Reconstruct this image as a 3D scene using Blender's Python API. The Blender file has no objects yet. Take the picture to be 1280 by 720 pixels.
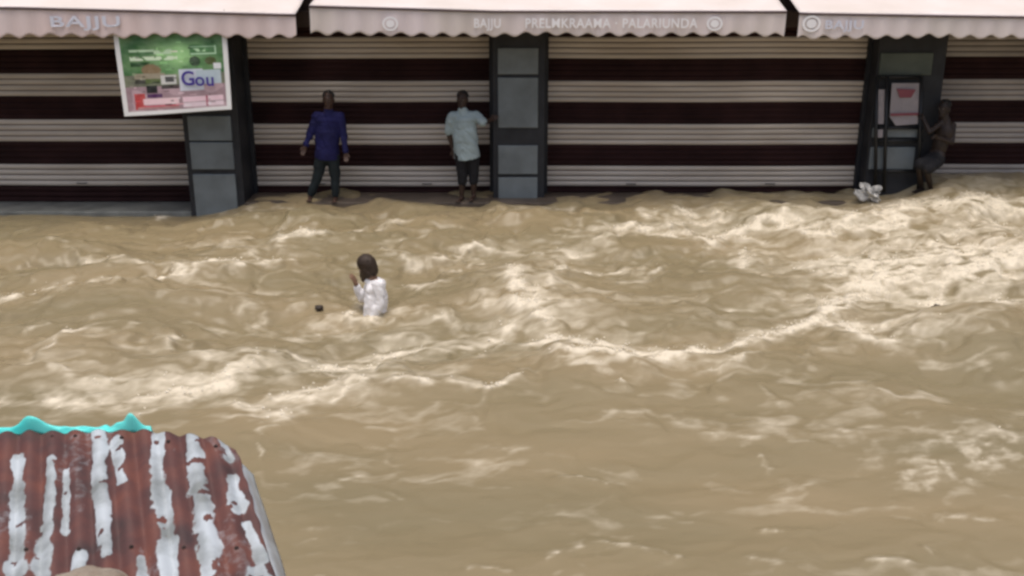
import bpy, bmesh, math, random
import numpy as np
from mathutils import Vector, Matrix
random.seed(4)
scene = bpy.context.scene
COL = scene.collection

# ------------------------------------------------------------------ camera
F_PX = 1300.0                      # focal length in pixels of a 1280 wide frame
PITCH = math.radians(18.0)
CAM_Z = 3.7
cam_d = bpy.data.cameras.new('camera')
cam_d.sensor_width = 36.0
cam_d.lens = F_PX / 1280.0 * 36.0
cam_d.clip_start = 0.05
cam_d.clip_end = 2000
cam = bpy.data.objects.new('camera', cam_d)
COL.objects.link(cam)
cam.location = (0, 0, CAM_Z)
cam.rotation_euler = (math.pi / 2 - PITCH, 0, 0)
scene.camera = cam

# ------------------------------------------------------------------ light
SUN_EL, SUN_AZ = math.radians(78), math.radians(188)      # overcast glow, almost overhead
world = bpy.data.worlds.new('World')
scene.world = world
world.use_nodes = True
wn = world.node_tree
bg = wn.nodes['Background']
sky = wn.nodes.new('ShaderNodeTexSky')
sky.sky_type = 'NISHITA'
sky.sun_disc = False
sky.sun_elevation = SUN_EL
sky.sun_rotation = SUN_AZ
sky.air_density = 1.0
sky.dust_density = 6.0
sky.ozone_density = 0.6
wn.links.new(sky.outputs[0], bg.inputs[0])
bg.inputs[1].default_value = 0.13
sd = bpy.data.lights.new('sun', 'SUN')
sd.energy = 1.35
sd.angle = math.radians(32)
sd.color = (1.0, 0.95, 0.87)
sun = bpy.data.objects.new('sun', sd)
COL.objects.link(sun)
sdir = Vector((math.sin(SUN_AZ) * math.cos(SUN_EL), math.cos(SUN_AZ) * math.cos(SUN_EL), math.sin(SUN_EL)))
sun.rotation_euler = sdir.to_track_quat('Z', 'Y').to_euler()
sun.location = sdir * 30
scene.view_settings.view_transform = 'Standard'
scene.view_settings.look = 'None'
scene.view_settings.gamma = 1
scene.view_settings.exposure = 0.15
scene.cycles.pixel_filter_type = 'BLACKMAN_HARRIS'
scene.cycles.filter_width = 2.8
scene.cycles.max_bounces = 6
scene.cycles.use_denoising = True

# ------------------------------------------------------------------ helpers
CP, SP = math.cos(PITCH), math.sin(PITCH)
def ray(px, py):
    u, v = (px - 640) / F_PX, (360 - py) / F_PX
    return Vector((u, CP + v * SP, -SP + v * CP))
def P(px, py, Y):
    r = ray(px, py)
    return Vector((0, 0, CAM_Z)) + r * (Y / r.y)
def PZ(px, py, z):
    r = ray(px, py)
    return Vector((0, 0, CAM_Z)) + r * ((z - CAM_Z) / r.z)

def new_mat(name, base, rough=0.7, var=0.0, scale=4.0, base2=None, bump=0.0, bscale=30.0, spec=0.4, metal=0.0, stretch=(1, 1, 1)):
    m = bpy.data.materials.new(name)
    m.use_nodes = True
    nt = m.node_tree
    b = nt.nodes['Principled BSDF']
    b.inputs['Roughness'].default_value = rough
    b.inputs['Metallic'].default_value = metal
    b.inputs['Specular IOR Level'].default_value = spec
    tc = nt.nodes.new('ShaderNodeTexCoord')
    mp = nt.nodes.new('ShaderNodeMapping')
    mp.inputs['Scale'].default_value = stretch
    nt.links.new(tc.outputs['Object'], mp.inputs[0])
    n = nt.nodes.new('ShaderNodeTexNoise')
    n.inputs['Scale'].default_value = scale
    n.inputs['Detail'].default_value = 6
    nt.links.new(mp.outputs[0], n.inputs['Vector'])
    mx = nt.nodes.new('ShaderNodeMix'); mx.data_type = 'RGBA'
    c1 = Vector(base); c2 = Vector(base2) if base2 else c1 * (1 - var)
    mx.inputs[6].default_value = (*c1, 1); mx.inputs[7].default_value = (*c2, 1)
    cr = nt.nodes.new('ShaderNodeMapRange')
    cr.inputs[1].default_value = 0.35; cr.inputs[2].default_value = 0.68
    nt.links.new(n.outputs[0], cr.inputs[0])
    nt.links.new(cr.outputs[0], mx.inputs[0])
    nt.links.new(mx.outputs[2], b.inputs['Base Color'])
    if bump:
        n2 = nt.nodes.new('ShaderNodeTexNoise')
        n2.inputs['Scale'].default_value = bscale
        n2.inputs['Detail'].default_value = 5
        nt.links.new(mp.outputs[0], n2.inputs['Vector'])
        bp = nt.nodes.new('ShaderNodeBump')
        bp.inputs['Strength'].default_value = bump
        bp.inputs['Distance'].default_value = 0.02
        nt.links.new(n2.outputs[0], bp.inputs['Height'])
        nt.links.new(bp.outputs[0], b.inputs['Normal'])
    return m

class MB:
    def __init__(s): s.v, s.f, s.m = [], [], []
    def add(s, vs, fs, mi=0):
        o = len(s.v); s.v += [tuple(v) for v in vs]
        s.f += [tuple(i + o for i in f) for f in fs]; s.m += [mi] * len(fs)
    def box(s, x0, x1, y0, y1, z0, z1, mi=0, b=0.0):
        if b <= 0:
            vs = [(x, y, z) for z in (z0, z1) for y in (y0, y1) for x in (x0, x1)]
            s.add(vs, [(0, 2, 3, 1), (4, 5, 7, 6), (0, 1, 5, 4), (2, 6, 7, 3), (0, 4, 6, 2), (1, 3, 7, 5)], mi)
            return
        bm = bmesh.new(); bmesh.ops.create_cube(bm, size=1)
        for v in bm.verts:
            v.co = Vector(((x0 + x1) / 2 + v.co.x * (x1 - x0), (y0 + y1) / 2 + v.co.y * (y1 - y0), (z0 + z1) / 2 + v.co.z * (z1 - z0)))
        bmesh.ops.bevel(bm, geom=bm.edges[:], offset=b, segments=2, affect='EDGES', profile=0.5)
        bm.verts.index_update()
        s.add([v.co.copy() for v in bm.verts], [tuple(v.index for v in f.verts) for f in bm.faces], mi); bm.free()
    def tube(s, pts, rads, n=12, mi=0):
        pts = [Vector(p) for p in pts]
        if not hasattr(rads, '__len__'): rads = [rads] * len(pts)
        rings = []
        for i, p in enumerate(pts):
            d = (pts[min(i + 1, len(pts) - 1)] - pts[max(i - 1, 0)]).normalized()
            a = d.orthogonal().normalized() if i == 0 else (pa - d * pa.dot(d)).normalized()
            pa = a; c = d.cross(a)
            rings.append([p + (a * math.cos(2 * math.pi * k / n) + c * math.sin(2 * math.pi * k / n)) * rads[i] for k in range(n)])
        vs = [v for r in rings for v in r]; fs = []
        for i in range(len(pts) - 1):
            for k in range(n):
                k2 = (k + 1) % n
                fs.append((i * n + k, i * n + k2, (i + 1) * n + k2, (i + 1) * n + k))
        fs.append(tuple(range(n))[::-1]); fs.append(tuple((len(pts) - 1) * n + k for k in range(n)))
        s.add(vs, fs, mi)
    def capsule(s, p0, p1, r0, r1, n=14):
        p0, p1 = Vector(p0), Vector(p1)
        d = p1 - p0; L = d.length
        if L < 1e-5: return s.ell(p0, (r0, r0, r0))
        d /= L
        pts, rs = [], []
        for k in range(5):
            a = math.pi / 2 * (1 - (k + 0.25) / 4.25) if k < 4 else 0
            pts.append(p0 - d * r0 * math.sin(a)); rs.append(max(r0 * math.cos(a), 1e-4))
        for k in range(5):
            a = 0 if k == 0 else math.pi / 2 * (k / 4.0) * 0.97
            pts.append(p1 + d * r1 * math.sin(a)); rs.append(max(r1 * math.cos(a), 1e-4))
        s.tube(pts, rs, n)
    def ell(s, c, r, rot=None, n=20, m=12):
        c = Vector(c); vs = []
        for i in range(1, m):
            t = math.pi * i / m
            for k in range(n):
                a = 2 * math.pi * k / n
                v = Vector((r[0] * math.sin(t) * math.cos(a), r[1] * math.sin(t) * math.sin(a), r[2] * math.cos(t)))
                vs.append(c + (rot @ v if rot else v))
        top, bot = Vector((0, 0, r[2])), Vector((0, 0, -r[2]))
        vs += [c + (rot @ top if rot else top), c + (rot @ bot if rot else bot)]
        fs = []
        for i in range(m - 2):
            for k in range(n):
                k2 = (k + 1) % n
                fs.append((i * n + k, (i + 1) * n + k, (i + 1) * n + k2, i * n + k2))
        T, B = (m - 1) * n, (m - 1) * n + 1
        for k in range(n):
            fs.append((T, k, (k + 1) % n)); fs.append((B, (m - 2) * n + (k + 1) % n, (m - 2) * n + k))
        s.add(vs, fs)
    def build(s, name, mats, parent=None, smooth=False, voxel=None, sm=0, iters=2):
        me = bpy.data.meshes.new(name)
        me.from_pydata(s.v, [], s.f)
        if not isinstance(mats, (list, tuple)): mats = [mats]
        for m in mats: me.materials.append(m)
        me.polygons.foreach_set('material_index', s.m)
        if not voxel:
            bm = bmesh.new(); bm.from_mesh(me); bmesh.ops.recalc_face_normals(bm, faces=bm.faces); bm.to_mesh(me); bm.free()
        o = bpy.data.objects.new(name, me); COL.objects.link(o)
        if voxel:
            md = o.modifiers.new('r', 'REMESH'); md.mode = 'VOXEL'; md.voxel_size = voxel
            if sm:
                m2 = o.modifiers.new('s', 'SMOOTH'); m2.factor = 0.5; m2.iterations = sm
            dg = bpy.context.evaluated_depsgraph_get(); dg.update()
            nm = bpy.data.meshes.new_from_object(o.evaluated_get(dg))
            o.modifiers.clear(); o.data = nm; bpy.data.meshes.remove(me); nm.name = name; me = nm
            me.materials.clear()
            for m in mats: me.materials.append(m)
            smooth = True
        if smooth: me.polygons.foreach_set('use_smooth', [True] * len(me.polygons))
        if parent: o.parent = parent; o.matrix_parent_inverse = parent_inv(parent)
        return o

LOC = {}
def parent_inv(p):
    M = Matrix.Identity(4)
    q = p
    while q is not None:
        M = (Matrix.Translation(q.location) @ q.rotation_euler.to_matrix().to_4x4()) @ (q.matrix_parent_inverse.copy() if q.parent else Matrix.Identity(4)) @ M if False else M
        q = q.parent
    # parts are modelled in world space; all things have unrotated origins
    t = Vector((0, 0, 0)); q = p
    chain = []
    while q is not None: chain.append(q); q = q.parent
    W = Matrix.Identity(4)
    for q in reversed(chain):
        W = W @ (q.matrix_parent_inverse if q.parent else Matrix.Identity(4)) @ Matrix.LocRotScale(q.location, q.rotation_euler, None)
    return W.inverted()

def thing(name, label, cat, loc, group=None):
    o = bpy.data.objects.new(name, None); COL.objects.link(o)
    o.empty_display_size = 0.1
    o.location = loc; o['label'] = label; o['category'] = cat
    if group: o['group'] = group
    return o
def tag(o, label, cat, group=None):
    o['label'] = label; o['category'] = cat
    if group: o['group'] = group
    return o

def grid_mesh(name, V, nx, ny, mats, parent=None, smooth=True, attrs=None, mi=None, solid=0):
    """V: (ny*nx,3) array, row-major"""
    me = bpy.data.meshes.new(name)
    i, j = np.meshgrid(np.arange(nx - 1), np.arange(ny - 1))
    a = (j * nx + i).ravel()
    F = np.stack([a, a + 1, a + 1 + nx, a + nx], 1).astype(np.int32)
    me.vertices.add(len(V)); me.vertices.foreach_set('co', np.asarray(V, np.float32).ravel())
    me.loops.add(F.size); me.loops.foreach_set('vertex_index', F.ravel())
    me.polygons.add(len(F)); me.polygons.foreach_set('loop_start', np.arange(0, F.size, 4, dtype=np.int32))
    me.polygons.foreach_set('use_smooth', np.full(len(F), smooth))
    if not isinstance(mats, (list, tuple)): mats = [mats]
    for m in mats: me.materials.append(m)
    if mi is not None: me.polygons.foreach_set('material_index', np.asarray(mi, np.int32))
    me.update(calc_edges=True)
    for k, arr in (attrs or {}).items():
        if arr.ndim == 1:
            at = me.attributes.new(k, 'FLOAT', 'POINT'); at.data.foreach_set('value', arr.astype(np.float32))
        else:
            at = me.attributes.new(k, 'FLOAT_COLOR', 'POINT'); at.data.foreach_set('color', np.hstack([arr, np.ones((len(arr), 1))]).astype(np.float32).ravel())
    o = bpy.data.objects.new(name, me); COL.objects.link(o)
    if solid:
        md = o.modifiers.new('solid', 'SOLIDIFY'); md.thickness = solid; md.offset = 0
    if parent: o.parent = parent; o.matrix_parent_inverse = parent_inv(parent)
    return o

# numpy gradient noise
_rng = np.random.RandomState(7)
_perm = _rng.permutation(512)
_ga = _rng.rand(512) * 2 * np.pi
def perlin(x, y, seed=0):
    x = x + seed * 17.13; y = y + seed * 9.71
    xi = np.floor(x).astype(np.int64); yi = np.floor(y).astype(np.int64)
    xf, yf = x - xi, y - yi
    def g(ix, iy, dx, dy):
        h = _ga[_perm[(_perm[ix & 511] + iy) & 511]]
        return np.cos(h) * dx + np.sin(h) * dy
    u = xf ** 3 * (xf * (xf * 6 - 15) + 10); v = yf ** 3 * (yf * (yf * 6 - 15) + 10)
    a = g(xi, yi, xf, yf); b = g(xi + 1, yi, xf - 1, yf)
    c = g(xi, yi + 1, xf, yf - 1); d = g(xi + 1, yi + 1, xf - 1, yf - 1)
    return (a + u * (b - a)) * (1 - v) + (c + u * (d - c)) * v * 1.0
def fbm(x, y, o=4, seed=0, g=0.5):
    s = 0; a = 1; f = 1
    for k in range(o):
        s = s + a * perlin(x * f, y * f, seed + k * 3); a *= g; f *= 2.03
    return s * 1.5
def ridge(x, y, o=4, seed=0):
    s = 0; a = 1; f = 1; t = 0
    for k in range(o):
        s = s + a * (1 - np.abs(perlin(x * f, y * f, seed + k * 3)) * 2.6); t += a; a *= 0.5; f *= 2.1
    return s / t
def sstep(a, b, x):
    t = np.clip((x - a) / (b - a), 0, 1); return t * t * (3 - 2 * t)

# ------------------------------------------------------------------ materials
M = {}
M['white_slat'] = new_mat('shutter_grey_white', (0.60, 0.54, 0.48), 0.55, 0.35, 1.6, base2=(0.46, 0.40, 0.34), stretch=(0.5, 1, 3))
M['brown_slat'] = new_mat('shutter_maroon', (0.032, 0.013, 0.013), 0.8, 0.4, 2, spec=0.15)
M['dim_slat'] = new_mat('shutter_darker_grey', (0.42, 0.38, 0.35), 0.6, 0.3, 1.6)  # darker grey for the pale bands of the right-end shutter
M['groove'] = new_mat('shutter_groove_shade', (0.12, 0.095, 0.085), 0.8)  # dark colour paints shade into the gaps between the pale slats
M['slate'] = new_mat('slate_cladding', (0.19, 0.22, 0.235), 0.4, 0.3, 3, bump=0.1)
M['slate_green'] = new_mat('slate_cladding_green', (0.10, 0.12, 0.10), 0.5, 0.3, 3)
M['darkframe'] = new_mat('dark_pillar', (0.026, 0.028, 0.034), 0.6, 0.4, 5, bump=0.1)
M['black'] = new_mat('black_metal', (0.015, 0.016, 0.018), 0.4, 0.3, 9)
M['wall'] = new_mat('dark_brown_wall', (0.05, 0.032, 0.028), 0.85, 0.4, 3, bump=0.2)
M['concrete'] = new_mat('wet_concrete', (0.20, 0.21, 0.20), 0.45, 0.4, 4, bump=0.3)
M['wetstep'] = new_mat('muddy_wet_step', (0.12, 0.095, 0.075), 0.4, 0.4, 3, bump=0.3)
M['ground'] = new_mat('road_bed', (0.10, 0.085, 0.06), 0.9, 0.3, 1)
M['upper'] = new_mat('upper_plaster', (0.42, 0.38, 0.33), 0.9, 0.3, 0.8, bump=0.2)

# ------------------------------------------------------------------ ground under the flood
mb = MB(); mb.box(-300, 300, -300, 300, -1.6, -1.4); g = mb.build('ground', M['ground']); g['kind'] = 'structure'

# ------------------------------------------------------------------ flood water
STROKES = [  # photo points, half width, strength
 ([(20,376),(90,368),(150,366)],4,.8), ([(180,364),(240,352),(270,345),(330,338),(362,333)],4.5,.75),
 ([(350,316),(370,308),(396,304)],8,.75), ([(275,312),(300,318),(325,328)],6,.45), ([(100,325),(150,336)],4,.5),
 ([(60,455),(80,437),(112,425)],4,.45), ([(205,436),(222,428)],6,.55), ([(300,390),(330,386),(340,398),(300,404)],4,.3),
 ([(60,470),(110,486),(170,482)],7,.35),
 ([(75,500),(150,507),(200,492),(260,485),(300,470)],11,.62), ([(180,520),(230,497),(290,482)],8,.5), ([(250,455),(290,465)],10,.55),
 ([(300,455),(360,447),(430,452)],8,.5),
 ([(300,515),(350,522),(400,492),(450,482),(492,460)],11,.66), ([(360,478),(430,462),(500,455)],9,.5), ([(300,535),(340,528),(372,520)],6,.5),
 ([(490,487),(560,487),(622,493),(652,480)],6,.75), ([(340,500),(410,505),(440,490)],6,.5),
 ([(440,443),(500,432),(580,425),(640,408)],7,.55), ([(600,432),(660,440),(690,432)],5,.5), ([(490,410),(560,418)],9,.3),
 ([(638,350),(645,378),(668,400),(690,425),(706,442),(730,450)],13,.72), ([(700,338),(690,365),(672,385)],11,.5), ([(610,385),(650,392)],9,.45),
 ([(690,462),(740,458),(800,463),(860,450),(920,438),(980,424),(1015,402),(1055,384),(1100,352)],9,.95), ([(720,445),(780,452),(840,452)],9,.6),
 ([(690,465),(760,478)],9,.5), ([(870,465),(950,452)],3,.5),
 ([(1050,338),(1110,328),(1170,322),(1245,330)],22,.55), ([(1035,408),(1080,428),(1120,436),(1150,420)],11,.72), ([(1050,380),(1110,372)],18,.55),
 ([(1165,372),(1200,385),(1245,388)],18,.62), ([(1180,350),(1245,352)],20,.4), ([(1160,430),(1245,425)],14,.3),
 ([(840,262),(880,272),(905,262)],8,.45), ([(838,295),(880,303),(920,290),(965,284),(1010,300),(1045,300)],6,.8),
 ([(925,292),(925,320),(940,345)],12,.35), ([(1040,292),(1100,290),(1170,268),(1245,255)],13,.6), ([(1100,262),(1180,258),(1245,262)],9,.5),
 ([(1212,270),(1245,300)],12,.45), ([(950,262),(1000,270)],7,.25), ([(900,330),(960,326)],6,.3), ([(1000,330),(1045,345)],12,.3),
 ([(620,272),(662,265),(720,262)],3.5,.5), ([(545,322),(600,310),(645,312),(705,320)],3.5,.55), ([(700,340),(760,334),(820,340)],4,.55),
 ([(740,305),(790,295),(830,292)],5,.5), ([(690,318),(715,316)],8,.4), ([(800,270),(840,272),(900,268)],4,.4), ([(770,350),(830,345)],10,.2),
 ([(440,290),(505,285)],3,.45), ([(470,320),(540,325),(600,322)],3.5,.4), ([(555,335),(600,330)],3,.4), ([(500,355),(540,362)],4,.45), ([(400,395),(440,398)],5,.4),
 ([(690,703),(730,682),(790,685),(850,703)],5,.62), ([(1140,598),(1180,576),(1250,560)],18,.62), ([(1150,610),(1250,590)],12,.35), ([(995,605),(1030,607)],8,.35),
 ([(820,470),(850,475)],4,.3), ([(760,520),(850,525),(900,545),(960,550)],5,.25), ([(950,490),(990,520)],5,.25), ([(1030,540),(1080,558)],5,.3), ([(940,572),(965,582)],3,.5),
 ([(425,578),(490,571)],3,.3), ([(425,596),(455,590)],5,.4), ([(470,605),(500,600)],4,.2), ([(610,560),(630,562)],4,.3),
 ([(690,595),(760,600)],3,.4), ([(940,665),(1010,665)],3,.55), ([(1080,704),(1130,708)],5,.55), ([(1158,688),(1164,692)],4,.6), ([(1180,650),(1250,652)],6,.35),
 ([(940,705),(965,712)],5,.4), ([(1100,495),(1115,497)],3,.35), ([(1150,520),(1160,560)],6,.2), ([(380,665),(430,660),(480,668)],6,.18), ([(590,716),(640,718)],4,.35),
 ([(782,492),(786,494)],3,.7), ([(300,545),(330,538),(350,540)],3,.5), ([(318,545),(322,575)],2.5,.4), ([(480,665),(380,680)],3,.15),
 ([(438,391),(465,396),(494,391)],3.5,.7), ([(490,386),(520,388),(560,396)],3.5,.4), ([(396,392),(445,389)],5,.4), ([(452,378),(440,372),(446,362)],3,.4),
 ([(1060,352),(1150,340),(1245,345)],36,.50), ([(1130,590),(1250,580)],20,.35), ([(1060,415),(1130,420)],14,.4), ([(60,505),(300,482),(500,445)],26,.22), ([(690,410),(760,380),(960,400)],26,.12), ([(440,500),(560,470),(650,430)],16,.18), ([(840,285),(1040,285),(1245,275)],18,.25),
 ([(20,420),(60,412)],3,.3), ([(380,400),(430,408),(470,400)],4,.35), ([(200,272),(228,263)],4,.6), ([(270,268),(300,258),(360,262)],3,.4),
 ([(1070,262),(1110,262)],5,.4), ([(-60,380),(20,376)],4,.6), ([(-60,505),(75,500)],11,.5), ([(1240,330),(1330,325)],22,.5), ([(1240,388),(1330,392)],18,.5), ([(1240,262),(1330,258)],14,.5),
]
def axis(segs):
    out = []
    for a, b, n in segs: out.append(np.linspace(a, b, n, endpoint=False))
    out.append([segs[-1][1]])
    return np.concatenate(out)
xs = axis([(-150, -20, 20), (-20, -10, 90), (-10, 10, 900), (10, 20, 90), (20, 150, 20)])
ys = axis([(-150, -8, 20), (-8, 2.0, 60), (2.0, 4.6, 60), (4.6, 15.9, 500), (15.9, 16.2, 6)])
X, Yg = np.meshgrid(xs, ys); nx, ny = len(xs), len(ys)
X = X.ravel(); Yg = Yg.ravel()
vis = (Yg > 3.5)
base = 0.02 * np.ones_like(X)
w_wall = sstep(12.0, 15.0, Yg)
base += w_wall * (sstep(-4.6, -3.4, X) * (0.065 + 0.05 * sstep(0.5, 3, X) + 0.09 * fbm(X * 1.1, Yg * 1.2, 3, 161)) - (1 - sstep(-5.0, -4.0, X)) * 0.15)
base += sstep(13.8, 15.6, Yg) * sstep(5.4, 6.7, X) * 0.24
# photo coordinates of the undisturbed surface, used to lay the foam where it lies on the street
dz = base - CAM_Z
dep = Yg * CP - dz * SP
dep = np.where(dep > 0.5, dep, 0.5)
pu = 640 + F_PX * X / dep
pv = 360 - F_PX * (Yg * SP + dz * CP) / dep
wx = fbm(X * 1.3, Yg * 1.6, 3, 11); wy = fbm(X * 1.3, Yg * 1.6, 3, 23)
wx2 = fbm(X * 5, Yg * 6, 3, 31); wy2 = fbm(X * 5, Yg * 6, 3, 37)
su = pu + wx * 12 + wx2 * 6; sv = pv + wy * 5 + wy2 * 3
foam = np.zeros_like(X); crest = np.zeros_like(X)
idx = np.where(vis)[0]
su_, sv_ = su[idx], sv[idx]
for pts, w, s in STROKES:
    xs_ = [p[0] for p in pts]; ys_ = [p[1] for p in pts]
    sel = np.where((su_ > min(xs_) - 5 * w - 20) & (su_ < max(xs_) + 5 * w + 20) & (sv_ > min(ys_) - 5 * w) & (sv_ < max(ys_) + 5 * w))[0]
    if len(sel) == 0: continue
    a, b = su_[sel], sv_[sel]
    dmin = np.full(len(sel), 1e9); side = np.zeros(len(sel))
    for (x0, y0), (x1, y1) in zip(pts[:-1], pts[1:]):
        dx, dy = x1 - x0, y1 - y0; L2 = dx * dx + dy * dy + 1e-6
        t = np.clip(((a - x0) * dx + (b - y0) * dy) / L2, 0, 1)
        ex = (a - x0 - t * dx) * 0.7; ey = b - y0 - t * dy
        d = np.sqrt(ex * ex + ey * ey)
        side = np.where(d < dmin, ey, side); dmin = np.minimum(dmin, d)
    # crisp upstream edge, ragged tail towards the viewer's far side
    wd = np.where(side > 0, w * 0.8, w * 1.7)
    k = (0.50 * np.exp(-(dmin / wd) ** 2 * 2.6) + 0.13 * np.exp(-(dmin / (wd * 2.0)) ** 1.5) + 0.42 * np.exp(-(dmin / (w * 0.4)) ** 2)) * s
    near_ = sstep(470, 560, b)
    k = k * (1 - near_ * np.clip(.45 - 1.3 * fbm(a * .045, b * .10, 3, 141), 0, .8))
    gi = idx[sel]
    foam[gi] = 1 - (1 - foam[gi]) * (1 - np.clip(k, 0, 1))
    crest[gi] = np.maximum(crest[gi], np.exp(-(dmin / (w * 1.6)) ** 2) * s)
# ambient flow texture, long along the street
qx, qy = X * 0.9 + wx * 0.5, Yg * 2.3 + wy * 0.5 - X * 0.25
amb = ridge(qx * 0.55, qy * 0.62, 3, 51)
amb2 = fbm(X * 0.35, Yg * 0.5, 3, 61)
far = sstep(6.5, 9.5, Yg) * (1 - 0.75 * sstep(14.0, 15.2, Yg)) + 0.25 * (1 - sstep(6.5, 9.5, Yg))
ambient0 = 0.16 * sstep(0.15, 0.55, fbm(X * 0.7 + wy * .6, Yg * 1.9 + wx * .5, 4, 151)) * (1 - sstep(7.5, 9.0, Yg))
ambient = ambient0 + sstep(0.60, 1.05, amb + amb2 * 0.2) * 0.30 * far
right = sstep(1.5, 6, X) * sstep(8.2, 9.2, Yg)
ambient *= (1 + right * 0.6)
brk = fbm(X * 4.0, Yg * 7.0, 4, 71)
brk2 = fbm(X * 14, Yg * 20, 3, 81)
foam_raw = np.clip(foam + ambient * (1 - foam), 0, 1)
wisp = fbm(X * 1.1 + wy * 1.5, Yg * 4.2 - X * 0.9 + wx * 1.2, 5, 131)
fo = foam_raw * (0.92 + 0.35 * brk + 1.0 * wisp + 0.28 * brk2)
fo = np.clip(fo * 1.08, 0, 1)
rough_zone = sstep(7.0, 10.0, Yg) * 0.75 + 0.25
h = base + rough_zone * (0.18 * fbm(X * 0.40, Yg * 0.70, 2, 101) + 0.075 * fbm(qx * 1.1, qy * 0.7, 3, 91)
     + 0.020 * (ridge(qx * 1.3, qy * 1.2, 2, 95) - 0.5) + 0.006 * fbm(X * 4, Yg * 7, 2, 97))
h += crest * (0.03 + 0.05 * sstep(7.5, 9, Yg)) + fo * (0.016 * fbm(X * 6, Yg * 10, 3, 111) + 0.008)
# big standing swell at the right and the mound in the middle
h += 0.16 * np.exp(-(((X - 4.6) / 1.3) ** 2 + ((Yg - 9.7) / 0.6) ** 2)) + 0.12 * np.exp(-(((X - 0.6) / 1.0) ** 2 + ((Yg - 9.2) / .5) ** 2))
damp = 1 - 0.75 * sstep(14.3, 15.3, Yg)
h = base + (h - base) * damp
out = (np.abs(X) > 12) | (Yg < 1)
fo = np.where(out, 0, fo)

def water_material():
    m = bpy.data.materials.new('muddy_flood_water'); m.use_nodes = True
    nt = m.node_tree; N = nt.nodes; L = nt.links
    b = N['Principled BSDF']
    tc = N.new('ShaderNodeTexCoord')
    mp = N.new('ShaderNodeMapping'); mp.inputs['Scale'].default_value = (0.6, 1.6, 1); L.new(tc.outputs['Object'], mp.inputs[0])
    at = N.new('ShaderNodeAttribute'); at.attribute_name = 'foam'
    n1 = N.new('ShaderNodeTexNoise'); n1.inputs['Scale'].default_value = 0.55; n1.inputs['Detail'].default_value = 5; L.new(mp.outputs[0], n1.inputs['Vector'])
    mud = N.new('ShaderNodeMix'); mud.data_type = 'RGBA'
    mud.inputs[6].default_value = (0.219, 0.182, 0.106, 1); mud.inputs[7].default_value = (0.270, 0.213, 0.124, 1)
    r1 = N.new('ShaderNodeMapRange'); r1.inputs[1].default_value = 0.35; r1.inputs[2].default_value = 0.65
    L.new(n1.outputs[0], r1.inputs[0]); L.new(r1.outputs[0], mud.inputs[0])
    # fine breakup of the foam
    n2 = N.new('ShaderNodeTexNoise'); n2.inputs['Scale'].default_value = 9; n2.inputs['Detail'].default_value = 7; n2.inputs['Roughness'].default_value = 0.65
    L.new(mp.outputs[0], n2.inputs['Vector'])
    ma = N.new('ShaderNodeMath'); ma.operation = 'SUBTRACT'; L.new(n2.outputs[0], ma.inputs[0]); ma.inputs[1].default_value = 0.5
    mm = N.new('ShaderNodeMath'); mm.operation = 'MULTIPLY_ADD'; mm.inputs[1].default_value = 0.28
    L.new(ma.outputs[0], mm.inputs[0]); L.new(at.outputs['Fac'], mm.inputs[2])
    r2 = N.new('ShaderNodeMapRange');     r2.inputs[1].default_value = 0.06; r2.inputs[2].default_value = 1.0
    L.new(mm.outputs[0], r2.inputs[0])
    fm = N.new('ShaderNodeMix'); fm.data_type = 'RGBA'
    fm.inputs[7].default_value = (0.70, 0.63, 0.50, 1)
    L.new(r2.outputs[0], fm.inputs[0]); L.new(mud.outputs[2], fm.inputs[6])
    L.new(fm.outputs[2], b.inputs['Base Color'])
    rr = N.new('ShaderNodeMapRange'); rr.inputs[3].default_value = 0.34; rr.inputs[4].default_value = 0.75
    L.new(r2.outputs[0], rr.inputs[0]); L.new(rr.outputs[0], b.inputs['Roughness'])
    b.inputs['IOR'].default_value = 1.33
    n3 = N.new('ShaderNodeTexNoise'); n3.inputs['Scale'].default_value = 3; n3.inputs['Detail'].default_value = 4; n3.inputs['Distortion'].default_value = 0.6
    L.new(mp.outputs[0], n3.inputs['Vector'])
    bp = N.new('ShaderNodeBump'); bp.inputs['Strength'].default_value = 0.16; bp.inputs['Distance'].default_value = 0.05
    L.new(n3.outputs[0], bp.inputs['Height'])
    bp2 = N.new('ShaderNodeBump'); bp2.inputs['Strength'].default_value = 0.25; bp2.inputs['Distance'].default_value = 0.02
    L.new(r2.outputs[0], bp2.inputs['Height']); L.new(bp.outputs[0], bp2.inputs['Normal'])
    L.new(bp2.outputs[0], b.inputs['Normal'])
    return m
water = grid_mesh('water', np.stack([X, Yg, h], 1), nx, ny, water_material(), attrs={'foam': fo})
water['kind'] = 'structure'

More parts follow.
